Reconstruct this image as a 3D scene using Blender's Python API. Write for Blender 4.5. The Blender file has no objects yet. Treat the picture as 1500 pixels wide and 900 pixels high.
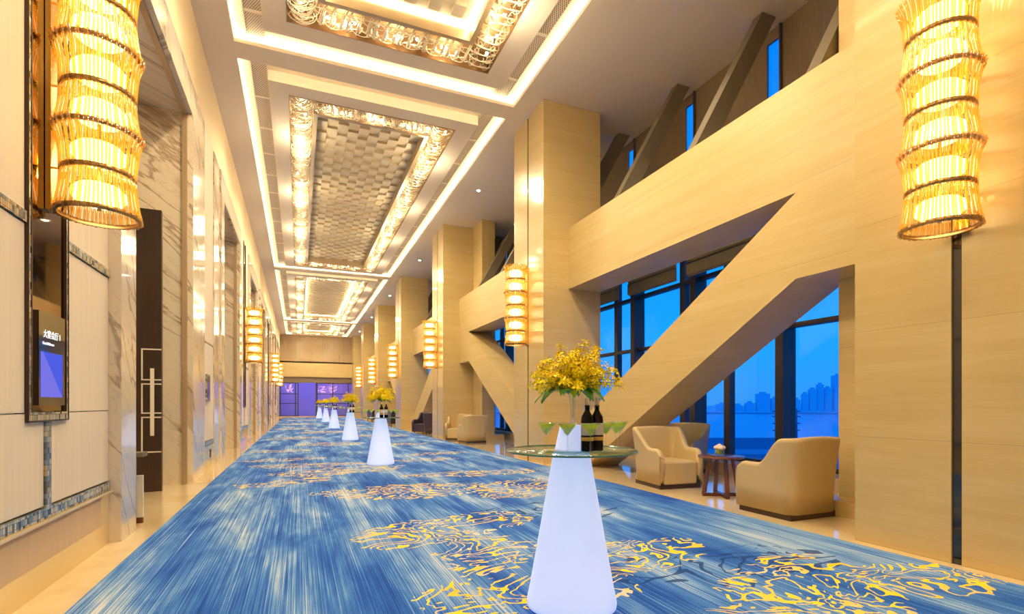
import bpy, math, random
from mathutils import Vector, Matrix
random.seed(11)
PI = math.pi
C = bpy.context.scene.collection
def R(d): return math.radians(d)

# ------------------------------------------------------------------ mesh building
class MB:
    def __init__(s): s.v = []; s.f = []; s.sm = []
    def add(s, vs, fs, smooth=False, mat=None):
        b = len(s.v)
        if mat is not None: vs = [mat @ Vector(v) for v in vs]
        s.v += [tuple(v) for v in vs]
        for f in fs: s.f.append([b + i for i in f]); s.sm.append(smooth)
        return s
    def box(s, x0, x1, y0, y1, z0, z1, mat=None):
        return s.add([(x0,y0,z0),(x1,y0,z0),(x1,y1,z0),(x0,y1,z0),(x0,y0,z1),(x1,y0,z1),(x1,y1,z1),(x0,y1,z1)],
              [(0,3,2,1),(4,5,6,7),(0,1,5,4),(1,2,6,5),(2,3,7,6),(3,0,4,7)], False, mat)
    def bar(s, a, b, w, h=None, up=(0,0,1), taper=1.0):
        a = Vector(a); b = Vector(b); h = h or w
        d = (b-a).normalized(); up = Vector(up)
        if abs(d.dot(up)) > .98: up = Vector((1,0,0))
        r = d.cross(up).normalized(); u = r.cross(d)
        vs = []
        for p, k in ((a,1),(b,taper)):
            for sx, sy in ((-1,-1),(1,-1),(1,1),(-1,1)): vs.append(p + r*sx*w/2*k + u*sy*h/2*k)
        return s.add(vs, [(3,2,1,0),(4,5,6,7),(0,1,5,4),(1,2,6,5),(2,3,7,6),(3,0,4,7)])
    def tube(s, pts, rad, n=6, closed=False, smooth=True):
        P = [Vector(p) for p in pts]; m = len(P); vs = []
        rr = rad if isinstance(rad, (list, tuple)) else [rad]*m
        prev = None
        for i, p in enumerate(P):
            if closed: d = P[(i+1) % m] - P[i-1]
            else: d = P[min(i+1, m-1)] - P[max(i-1, 0)]
            d.normalize()
            if prev is None:
                up = Vector((0,0,1)) if abs(d.z) < .9 else Vector((1,0,0))
                r = d.cross(up).normalized()
            else:
                r = (prev - d*prev.dot(d))
                r = r.normalized() if r.length > 1e-6 else prev
            prev = r; u = d.cross(r)
            for k in range(n):
                a = 2*PI*k/n; vs.append(p + r*math.cos(a)*rr[i] + u*math.sin(a)*rr[i])
        fs = []
        for i in range(m if closed else m-1):
            j = (i+1) % m
            for k in range(n):
                l = (k+1) % n; fs.append((i*n+k, i*n+l, j*n+l, j*n+k))
        if not closed:
            fs.append(tuple(range(n-1,-1,-1))); fs.append(tuple((m-1)*n+k for k in range(n)))
        return s.add(vs, fs, smooth)
    def lathe(s, prof, n=32, c=(0,0,0), smooth=True, mat=None, nocap=False):
        vs = []; fs = []
        for r, z in prof:
            for k in range(n):
                a = 2*PI*k/n; vs.append((c[0]+r*math.cos(a), c[1]+r*math.sin(a), c[2]+z))
        m = len(prof)
        for i in range(m-1):
            for k in range(n):
                l = (k+1) % n; fs.append((i*n+k, i*n+l, (i+1)*n+l, (i+1)*n+k))
        ring = prof[0] == prof[-1] or nocap
        if prof[0][0] > 1e-5 and not ring: fs.append(tuple(range(n-1,-1,-1)))
        if prof[-1][0] > 1e-5 and not ring: fs.append(tuple((m-1)*n+k for k in range(n)))
        return s.add(vs, fs, smooth, mat)
    def prism_x(s, poly, x0, x1):
        n = len(poly)
        vs = [(x0,y,z) for y,z in poly] + [(x1,y,z) for y,z in poly]
        fs = [tuple(range(n-1,-1,-1)), tuple(range(n,2*n))] + [(i,(i+1)%n,n+(i+1)%n,n+i) for i in range(n)]
        return s.add(vs, fs)
    def mesh(s, name):
        me = bpy.data.meshes.new(name); me.from_pydata(s.v, [], s.f)
        me.polygons.foreach_set('use_smooth', s.sm); 
        import bmesh
        bm = bmesh.new(); bm.from_mesh(me); bmesh.ops.recalc_face_normals(bm, faces=bm.faces); bm.to_mesh(me); bm.free()
        me.update(); return me
    def build(s, name, mat, parent=None, loc=(0,0,0), bevel=0, segs=2, autosmooth=True):
        me = s.mesh(name)
        me.materials.append(mat)
        o = bpy.data.objects.new(name, me); C.objects.link(o); o.location = loc
        if parent: o.parent = parent
        if bevel:
            b = o.modifiers.new('bev', 'BEVEL'); b.width = bevel; b.segments = segs; b.limit_method = 'ANGLE'; b.angle_limit = R(40)
            for p in me.polygons: p.use_smooth = True
            w = o.modifiers.new('wn', 'WEIGHTED_NORMAL'); w.keep_sharp = False
        return o

def tag(o, label=None, cat=None, group=None, kind=None):
    if label: o['label'] = label
    if cat: o['category'] = cat
    if group: o['group'] = group
    if kind: o['kind'] = kind
    return o
def empty(name, loc=(0,0,0), rz=0, label=None, cat=None, group=None):
    o = bpy.data.objects.new(name, None); C.objects.link(o); o.location = loc; o.rotation_euler = (0,0,rz)
    o.empty_display_size = .1
    return tag(o, label, cat, group)
def struct(name, mb, mat, **k):
    o = mb.build(name, mat, **k); o['kind'] = 'structure'; return o
def copy_tree(o, parent=None):
    c = o.copy(); C.objects.link(c); c.parent = parent
    for ch in list(o.children): copy_tree(ch, c)
    return c
def B(*a): return MB().box(*a)

# ------------------------------------------------------------------ materials
class NT:
    def __init__(s, name):
        s.m = bpy.data.materials.new(name); s.m.use_nodes = True
        s.t = s.m.node_tree; s.t.nodes.clear(); s.out = s.t.nodes.new('ShaderNodeOutputMaterial')
    def n(s, ty, ins=None, **kw):
        nd = s.t.nodes.new('ShaderNode'+ty)
        for k, v in kw.items(): setattr(nd, k, v)
        for k, v in (ins or {}).items():
            sk = nd.inputs[k]
            if isinstance(v, bpy.types.NodeSocket): s.t.links.new(v, sk)
            else: sk.default_value = v
        return nd
    def math(s, op, a, b=0.0, c=None, clamp=False):
        i = {0:a, 1:b}
        if c is not None: i[2] = c
        return s.n('Math', i, operation=op, use_clamp=clamp).outputs[0]
    def pos(s): return s.n('NewGeometry').outputs['Position']
    def obj(s): return s.n('TexCoord').outputs['Object']
    def sep(s, v):
        q = s.n('SeparateXYZ', {0:v}); return q.outputs[0], q.outputs[1], q.outputs[2]
    def comb(s, x, y, z): return s.n('CombineXYZ', {0:x,1:y,2:z}).outputs[0]
    def noise(s, v, scale, detail=3, rough=.5, dist=0):
        return s.n('TexNoise', {'Vector':v,'Scale':scale,'Detail':detail,'Roughness':rough,'Distortion':dist}).outputs[0]
    def mr(s, v, a, b, c=0.0, d=1.0, sm=False):
        return s.n('MapRange', {0:v,1:a,2:b,3:c,4:d}, interpolation_type='SMOOTHSTEP' if sm else 'LINEAR').outputs[0]
    def mix(s, f, a, b):
        nd = s.n('Mix', data_type='RGBA')
        for k, v in ((0,f),(6,a),(7,b)):
            if isinstance(v, bpy.types.NodeSocket): s.t.links.new(v, nd.inputs[k])
            else: nd.inputs[k].default_value = v if k == 0 else (*v[:3], 1)
        return nd.outputs[2]
    def ramp(s, f, stops):
        nd = s.n('ValToRGB', {0:f}); cr = nd.color_ramp
        while len(cr.elements) < len(stops): cr.elements.new(.5)
        for e, (p, c) in zip(cr.elements, stops): e.position = p; e.color = (*c, 1)
        return nd.outputs[0]
    def bump(s, h, strength=.2, dist=.01):
        return s.n('Bump', {'Height':h,'Strength':strength,'Distance':dist}).outputs[0]
    def done(s, color, rough=.5, metal=0, coat=0, coat_r=.08, normal=None, spec=.5, **extra):
        p = s.n('BsdfPrincipled')
        def put(k, v):
            if isinstance(v, bpy.types.NodeSocket): s.t.links.new(v, p.inputs[k])
            else: p.inputs[k].default_value = (*v[:3],1) if isinstance(v, tuple) and len(v) >= 3 else v
        put('Base Color', color); put('Roughness', rough); put('Metallic', metal); put('Coat Weight', coat); put('Coat Roughness', coat_r)
        put('Specular IOR Level', spec)
        if normal is not None: put('Normal', normal)
        for k, v in extra.items(): put(k.replace('_',' '), v)
        s.t.links.new(p.outputs[0], s.out.inputs[0]); return s.m

def plain(name, col, rough=.5, **k): return NT(name).done(tuple(col), rough, **k)
def emit(name, col, st):
    t = NT(name); e = t.n('Emission', {0:(*col,1), 1:st}); t.t.links.new(e.outputs[0], t.out.inputs[0]); return t.m

def m_travertine(name='cream_stone', rough=.42, coat=.12, coat_r=.3):
    t = NT(name); x, y, z = t.sep(t.pos())
    h = t.math('ADD', x, y)
    s1 = t.noise(t.comb(t.math('MULTIPLY', h, .5), t.math('MULTIPLY', z, 7.0), 0.0), 1.0, 5, .6, .6)
    s2 = t.noise(t.comb(t.math('MULTIPLY', h, 1.5), t.math('MULTIPLY', z, 40.0), 3.0), 1.0, 3, .6, .3)
    col = t.ramp(s1, [(.25,(.52,.385,.155)),(.5,(.565,.43,.19)),(.75,(.61,.48,.235))])
    col = t.mix(t.mr(s2, .45, .62, 0, .22), col, (.50,.33,.12))
    j = t.math('LESS_THAN', t.math('FRACT', t.math('DIVIDE', z, .95)), .007)
    col = t.mix(t.math('MULTIPLY', j, .35), col, (.28,.18,.08))
    return t.done(col, rough, coat=coat, coat_r=coat_r)
def m_marble(name='veined_marble', base=(.80,.70,.54), grey=(.44,.33,.22), rough=.12, flip=1, amount=1.0):
    t = NT(name); x, y, z = t.sep(t.pos()); h = t.math('ADD', t.math('MULTIPLY', x, flip), y)
    a = t.math('ADD', t.math('MULTIPLY', h, .80), t.math('MULTIPLY', z, .60))
    b = t.math('SUBTRACT', t.math('MULTIPLY', z, .80), t.math('MULTIPLY', h, .60))
    v = t.comb(t.math('MULTIPLY', a, 1.15), t.math('MULTIPLY', b, .26), 0.0)
    v = t.comb(t.math('MULTIPLY', a, .26), t.math('MULTIPLY', b, 1.15), 0.0) if flip < 0 else v
    n1 = t.noise(v, 1.0, 7, .58, .7); vein = t.mr(t.math('ABSOLUTE', t.math('SUBTRACT', n1, .5)), 0, .018, 1, 0)
    n2 = t.noise(v, .8, 6, .6, 1.1); band = t.mr(n2, .59, .66, 0, 1, True)
    fine = t.mr(t.math('ABSOLUTE', t.math('SUBTRACT', t.noise(v, 3.1, 6, .6, .5), .5)), 0, .012, 1, 0)
    col = t.mix(t.math('MULTIPLY', band, .75*amount), base, grey)
    col = t.mix(t.math('MULTIPLY', vein, .85*amount), col, (grey[0]*.75, grey[1]*.7, grey[2]*.65))
    col = t.mix(t.math('MULTIPLY', fine, .35*amount), col, grey)
    return t.done(col, rough, coat=.6, coat_r=.05)
def m_floor():
    t = NT('floor_marble'); x, y, z = t.sep(t.pos())
    n = t.noise(t.pos(), 1.1, 5, .6, .5)
    col = t.ramp(n, [(.3,(.68,.52,.29)),(.6,(.80,.65,.41)),(.8,(.85,.72,.50))])
    return t.done(col, .12, coat=.6, coat_r=.04)
def m_leather(name, col, r=.42):
    t = NT(name); v = t.obj(); n = t.noise(v, 240, 2, .5)
    return t.done(col, r, normal=t.bump(n, .15, .002), spec=.45)
def m_fabric(name, col, sc=300, var=.12):
    t = NT(name); x, y, z = t.sep(t.pos())
    n = t.noise(t.comb(t.math('MULTIPLY', t.math('ADD', x, y), 1.0), t.math('MULTIPLY', z, .02), 0.0), sc*.3, 3, .6)
    c = t.mix(t.mr(n, .3, .7), tuple(k*(1-var) for k in col), tuple(min(1,k*(1+var)) for k in col))
    return t.done(c, .7, spec=.3)
def m_wood(name, a, b, sc=3, r=.35):
    t = NT(name); x, y, z = t.sep(t.pos())
    n = t.noise(t.comb(t.math('MULTIPLY', t.math('ADD', x, y), 14.0), t.math('MULTIPLY', z, .8), 0.0), sc, 4, .6, .3)
    return t.done(t.mix(t.mr(n,.3,.7), a, b), r, coat=.2)
def m_mosaic():
    t = NT('shell_mosaic'); x, y, z = t.sep(t.pos())
    cy = t.math('DIVIDE', y, .026); cz = t.math('DIVIDE', z, .038)
    w = t.n('TexWhiteNoise', {0: t.comb(t.math('FLOOR', cy), t.math('FLOOR', cz), 0.0)}, noise_dimensions='3D').outputs[0]
    col = t.ramp(w, [(0,(.10,.08,.06)),(.3,(.25,.32,.38)),(.55,(.55,.55,.48)),(.8,(.75,.68,.5)),(1,(.5,.33,.1))])
    g = t.math('MAXIMUM', t.math('LESS_THAN', t.math('FRACT', cy), .10), t.math('LESS_THAN', t.math('FRACT', cz), .06))
    return t.done(t.mix(g, col, (.03,.025,.02)), .15, metal=.4)
def m_glasslike(name, tint, gloss=.15, extra=None, rough=0.0, transl=0, tcol=None, fres=True):
    t = NT(name)
    tr = t.n('BsdfTransparent', {0:(*tint,1)}).outputs[0]
    gl = t.n('BsdfGlossy', {'Color':(1,1,1,1),'Roughness':rough}).outputs[0]
    if transl:
        tl = t.n('BsdfTranslucent', {0:(*tcol,1)}).outputs[0]
        tr = t.n('MixShader', {0:transl,1:tr,2:tl}).outputs[0]
    if fres:
        f = t.n('LayerWeight', {0:.5}).outputs['Facing']
        f = t.math('MULTIPLY_ADD', t.math('POWER', f, 5.0), .6, gloss+.02, clamp=True)
    else: f = gloss
    ms = t.n('MixShader', {0:f,1:tr,2:gl})
    t.t.links.new(ms.outputs[0], t.out.inputs[0]); return t.m
def m_grille():
    t = NT('perforated_grille'); x, y, z = t.sep(t.pos())
    a = t.math('FRACT', t.math('MULTIPLY', t.math('ADD', x, t.math('MULTIPLY', y, .55)), 26.0))
    b = t.math('FRACT', t.math('MULTIPLY', t.math('SUBTRACT', x, t.math('MULTIPLY', y, .55)), 26.0))
    m = t.math('MAXIMUM', t.math('LESS_THAN', a, .38), t.math('LESS_THAN', b, .38))
    return t.done(t.mix(m, (.10,.07,.05), (.74,.64,.52)), .5)

PATCHES = [ # centre x, y, radius x, y, rotation
 (.65,10.0,1.25,.55,.25),(.15,11.2,1.2,.42,-.15),(-.45,14.8,.8,.5,0),(-.1,8.9,.9,.35,.35),(-.3,12.5,.9,.3,.0),
 (1.75,7.3,1.5,.62,-.1),(3.2,7.0,1.15,.8,.1),(3.0,8.75,1.3,.38,-.1),
 (1.25,4.95,.85,.48,.1),(1.85,5.2,.5,.35,0),(1.45,4.05,.42,.6,-.5),(1.15,3.2,.48,.42,0),(1.7,2.95,.5,.3,0),
 (2.55,3.5,.75,.38,.3),(3.1,2.35,1.15,.52,.55),(4.0,2.2,.65,.33,0),(2.3,1.9,.6,.3,0),
 (2.6,11.3,.7,.3,0),(3.2,12.6,.8,.35,.2),(.9,16.8,1.0,.8,0),(3.0,16.0,.8,.5,0),(-.2,20.2,.9,.8,0),(3.0,20.5,1.,.8,0),(1.2,24.,1.2,1.,0),(3.2,26,.9,1.,0),
 (-.2,28,1,1,0),(2.6,31,1.2,1.2,0),(.2,34,1.2,1.4,0),(3,38,1.2,1.5,0),(.4,42,1.2,1.6,0)]
NAVY = [(3.0,3.05,1.2,.4,-.1),(1.3,8.15,1.2,.35,-.2),(2.6,5.3,.9,.6,0),(.6,13.2,1.2,.5,0)]
def m_carpet():
    t = NT('blue_carpet'); P = t.pos(); x, y, z = t.sep(P)
    big = t.noise(t.comb(t.math('MULTIPLY', x, 2.2), t.math('MULTIPLY', y, .45), 0.0), 1.0, 4, .6, .3)
    st = t.noise(t.comb(t.math('MULTIPLY', x, 75.0), t.math('MULTIPLY', y, .22), 1.0), 1.0, 3, .7)
    st2 = t.noise(t.comb(t.math('MULTIPLY', x, 150.0), t.math('MULTIPLY', y, .6), 5.0), 1.0, 2, .7)
    wv = t.noise(t.comb(t.math('MULTIPLY', x, 190.0), t.math('MULTIPLY', y, 120.0), 2.0), 1.0, 1, .5)
    k = t.math('ADD', t.math('MULTIPLY', big, .62), t.math('ADD', t.math('MULTIPLY', st, .36), t.math('ADD', t.math('MULTIPLY', st2, .42), t.math('MULTIPLY', wv, .14))))
    col = t.ramp(t.mr(k, .575, .95), [(0,(.008,.04,.26)),(.30,(.015,.085,.44)),(.52,(.045,.17,.55)),(.70,(.17,.33,.64)),(.86,(.42,.52,.66)),(1,(.60,.60,.60))])
    def field(patches, seed):
        acc = None
        w1 = t.noise(t.comb(x, y, float(seed)), 2.2, 3, .6)
        for (cx, cy, rx, ry, ro) in patches:
            dx = t.math('SUBTRACT', x, cx); dy = t.math('SUBTRACT', y, cy)
            c_, s_ = math.cos(ro), math.sin(ro)
            u = t.math('ADD', t.math('MULTIPLY', dx, c_/rx), t.math('MULTIPLY', dy, s_/rx))
            w = t.math('ADD', t.math('MULTIPLY', dx, -s_/ry), t.math('MULTIPLY', dy, c_/ry))
            d = t.math('ADD', t.math('MULTIPLY', u, u), t.math('MULTIPLY', w, w))
            acc = d if acc is None else t.math('MINIMUM', acc, d)
        return t.math('ADD', acc, t.math('MULTIPLY', t.math('SUBTRACT', w1, .5), 2.6))
    def contours(seed, n, wd, sc):
        q = t.noise(t.comb(t.math('MULTIPLY', x, .62), t.math('MULTIPLY', y, 1.15), float(seed)), sc, 3, .5, .9)
        f = t.math('FRACT', t.math('MULTIPLY', q, n))
        return t.math('LESS_THAN', t.math('ABSOLUTE', t.math('SUBTRACT', f, .5)), wd)
    nf = field(NAVY, 9); nl = t.math('MULTIPLY', contours(4, 9.0, .10, 1.6), t.math('LESS_THAN', nf, 1.0))
    col = t.mix(t.math('MULTIPLY', nl, .85), col, (.010,.045,.20))
    gf = field(PATCHES, 2)
    inside = t.math('LESS_THAN', gf, 1.0)
    wid = t.mr(t.noise(P, 5.0, 2, .5), .3, .7, .06, .19)
    q = t.noise(t.comb(t.math('MULTIPLY', x, .85), t.math('MULTIPLY', y, 1.2), 2.0), 1.9, 3, .5, 1.0)
    f = t.math('ABSOLUTE', t.math('SUBTRACT', t.math('FRACT', t.math('MULTIPLY', q, 10.0)), .5))
    gl = t.math('MULTIPLY', t.math('LESS_THAN', f, wid), inside)
    gn = t.noise(t.comb(x, y, 7.0), 1.6, 3, .6)
    gold = t.ramp(gn, [(.36,(.70,.60,.42)),(.44,(.80,.55,.10)),(.52,(.92,.66,.012)),(.72,(.80,.46,.05))])
    col = t.mix(t.math('MULTIPLY', gl, .95), col, gold)
    return t.done(col, .95, spec=.1, normal=t.bump(wv, .3, .004))

M = {}
M['stone'] = m_travertine(); M['stone_p'] = m_travertine('polished_cream_stone', .3, .5, .07)
M['marble'] = m_marble()
M['marble_grey'] = m_marble('grey_veined_marble', (.66,.60,.52), (.34,.29,.24), .10, 1, 1.0)
M['marble_b'] = m_marble('veined_marble_mirrored', (.80,.70,.54), (.44,.33,.22), .12, -1)
M['floor'] = m_floor(); M['carpet'] = m_carpet()
M['ceiling'] = plain('ceiling_paint', (.80,.71,.60), .75)
M['white_cove'] = plain('cove_paint', (.90,.80,.62), .6)
M['cream_wall'] = m_fabric('cream_wall', (.80,.65,.42), 60, .03)
M['panel'] = m_fabric('upholstered_panel', (.76,.66,.52), 90, .04)
M['plinth'] = m_fabric('beige_plinth', (.60,.44,.28), 60, .05)
M['skirt'] = plain('yellow_marble', (.72,.55,.26), .1, coat=.6)
M['brass'] = plain('brass', (.80,.55,.16), .22, metal=1)
M['dbrass'] = plain('dark_brass', (.34,.22,.08), .3, metal=1)
M['mirror'] = plain('bronze_mirror', (.30,.20,.12), .03, metal=1)
M['black_glass'] = plain('black_glass', (.012,.010,.012), .05, coat=1)
M['mosaic'] = m_mosaic()
M['dark_wood'] = m_wood('dark_wood', (.014,.006,.003), (.026,.011,.006), 3, .4)
M['table_wood'] = m_wood('table_wood', (.085,.022,.010), (.13,.038,.018), 3, .25)
M['brown_panel'] = m_wood('brown_fabric_panel', (.17,.12,.075), (.23,.17,.11), 4, .6)
M['wood_panel'] = m_wood('pale_wood_panel', (.34,.24,.13), (.42,.31,.18), 2, .5)
M['grey_wood'] = m_wood('grey_brown_panel', (.15,.11,.085), (.21,.16,.125), 4, .6)
M['strut'] = plain('strut_bronze', (.17,.145,.10), .5, metal=.2)
M['frame'] = plain('window_frame', (.055,.045,.05), .4)
M['frame2'] = plain('door_frame', (.05,.04,.06), .4)
M['blind'] = m_fabric('blind_linen', (.27,.215,.13), 200, .12)
M['leather'] = m_leather('cream_leather', (.52,.40,.21), .38)
M['leather2'] = m_leather('dark_leather', (.05,.032,.05), .4)
M['base'] = plain('chair_base', (.035,.014,.008), .35)
M['glass'] = m_glasslike('window_glass', (.93,.97,1.0), .0)
M['clear'] = m_glasslike('clear_glass', (.93,.96,.96), .07)
M['tglass'] = m_glasslike('table_glass', (.72,.88,.84), .10)
M['edge'] = plain('glass_edge', (.01,.14,.11), .08, coat=1)
M['amber'] = m_glasslike('amber_crystal', (1.0,.80,.34), .13, transl=.28, tcol=(1.0,.66,.12), rough=.12, fres=False)
M['crystal'] = plain('champagne_crystal', (.96,.84,.60), .16, spec=.9, coat=1, Subsurface_Weight=.0)
M['lamp'] = emit('lamp_glow', (1.0,.86,.60), 4.2)
M['led'] = emit('led_strip', (1.0,.82,.50), 14)
M['bulb'] = emit('bulb_glow', (1.0,.82,.52), 90)
M['spot'] = emit('downlight_glow', (1.0,.88,.66), 60)
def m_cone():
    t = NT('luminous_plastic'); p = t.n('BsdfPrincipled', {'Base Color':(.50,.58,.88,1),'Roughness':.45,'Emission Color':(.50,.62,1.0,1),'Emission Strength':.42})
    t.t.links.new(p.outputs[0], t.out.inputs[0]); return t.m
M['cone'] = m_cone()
def m_drink():
    t = NT('lime_drink'); d = t.n('BsdfDiffuse', {0:(.80,.98,.12,1)}).outputs[0]; l = t.n('BsdfTranslucent', {0:(.85,1,.10,1)}).outputs[0]; r_ = t.n('BsdfTransparent', {0:(.8,1,.35,1)}).outputs[0]
    a_ = t.n('MixShader', {0:.5,1:d,2:l}).outputs[0]; b_ = t.n('MixShader', {0:.15,1:a_,2:r_}).outputs[0]
    t.t.links.new(b_, t.out.inputs[0]); return t.m
M['drink'] = m_drink()
M['bottle'] = plain('bottle_glass', (.003,.002,.002), .10, spec=.18)
M['foil'] = plain('capsule_foil', (.012,.009,.009), .25)
M['cork'] = plain('cream_capsule', (.90,.62,.40), .5)
M['label'] = plain('paper_label', (.72,.66,.56), .6)
M['goldband'] = plain('gold_label', (.65,.42,.10), .4, metal=.3)
M['petal'] = plain('yellow_petal', (1.0,.80,.004), .5, spec=.2)
M['petal2'] = plain('amber_petal', (1.0,.66,.006), .5, spec=.2)
M['leaf'] = plain('green_leaf', (.08,.30,.02), .35, coat=.2)
M['leaf2'] = plain('light_leaf', (.32,.58,.04), .4)
M['stem'] = plain('green_stem', (.12,.25,.04), .5)
M['white_petal'] = plain('blush_petal', (.86,.72,.62), .6)
M['inlay'] = plain('white_inlay', (.80,.76,.64), .35)
M['screen'] = None
def m_screen():
    t = NT('screen_image'); x, y, z = t.sep(t.obj())
    d = t.math('GREATER_THAN', t.math('ADD', t.math('MULTIPLY', x, 1.0), y), .015)
    c = t.mix(d, (.24,.22,.95), (.10,.14,.95))
    e = t.n('Emission', {0:c, 1:.5}); t.t.links.new(e.outputs[0], t.out.inputs[0]); return t.m
M['screen'] = m_screen()
M['white_text'] = emit('lit_lettering', (1,.96,.9), 1.0)

# ------------------------------------------------------------------ key dimensions
ZC = 7.62; XL = -1.58; YN = -5.0; YE = 51.8; XR = 7.45
cy = [2.38 + 8.1*k for k in range(7)]; HW = .79

# ------------------------------------------------------------------ floor, carpet
struct('floor', B(-3.4, 7.6, YN, 62, -.12, 0), M['floor'])
tag(B(-1.28, 4.56, YN+.1, 50.4, 0.0, .012).build('carpet', M['carpet']), 'long blue streaked carpet with gold swirling lines down the hall', 'carpet')

# ------------------------------------------------------------------ ceiling with four coffers
coffers = [(-5.4,10.22),(10.70,26.42),(26.90,42.62),(43.10,51.3)]
OX0, OX1 = -1.05, 4.27; PX0, PX1 = -.56, 3.79
cb = MB()
ys = [YN-.5] + [v for c in coffers for v in c] + [YE]
cb.box(-3.4, OX0, YN-.5, YE, ZC, ZC+.065); cb.box(OX1, 7.6, YN-.5, YE, ZC, ZC+.065)
cb.box(-3.4, OX0-.14, YN-.5, YE, ZC+.065, 8.1); cb.box(OX1+.14, 7.6, YN-.5, YE, ZC+.065, 8.1)
strips = [(10.22,10.70),(26.42,26.90),(42.62,43.10),(51.3,YE)]
for a, b in strips:
    cb.box(OX0, OX1, a, b, ZC, ZC+.065)
    if b - a > .3: cb.box(OX0-.14, OX1+.14, a+.14, b-.14, ZC+.065, 8.1)
cb.box(-3.4, 7.6, YN-.5, YE, 8.1, 8.25)
struct('ceiling', cb, M['ceiling'])

def hoop_module():
    m = MB()
    for g in range(3):
        cx = -.165 + .165*g
        for k in range(5):
            r = .075 + .034*k
            yy = random.uniform(-.03,.03); ph = random.uniform(-.25,.25)
            pts = []
            for q in range(13):
                a = -PI*.10 + PI*1.20*q/12
                pts.append((cx + math.sin(a)*r*.42 - .05 + math.sin(ph)*math.cos(a)*r*.4, math.cos(a)*r*1.12 + yy, -.02 - math.sin(a)*(.05+r*.42) + .004*k))
            m.tube(pts, .0092, 5)
        for k in range(2):
            r = .07+.05*k; y0 = (-.14,.14)[(g+k) % 2]; c0 = cx + random.uniform(-.04,.04)
            m.tube([(c0 + math.cos(a)*r, y0 + math.sin(a)*r*.55, -.03 - .04*math.sin(a*.5) - .02*k) for a in [2*PI*q/16 for q in range(16)]], .0088, 5, closed=True)
    return m.mesh('crystal_hoops')
hoop_meshes = [hoop_module() for _ in range(3)]
for h in hoop_meshes: h.materials.append(M['crystal'])
bulb_mesh = MB().lathe([(.001,-.024),(.017,-.017),(.024,0),(.017,.017),(.001,.024)], 8).mesh('bulb'); bulb_mesh.materials.append(M['bulb'])

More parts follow.
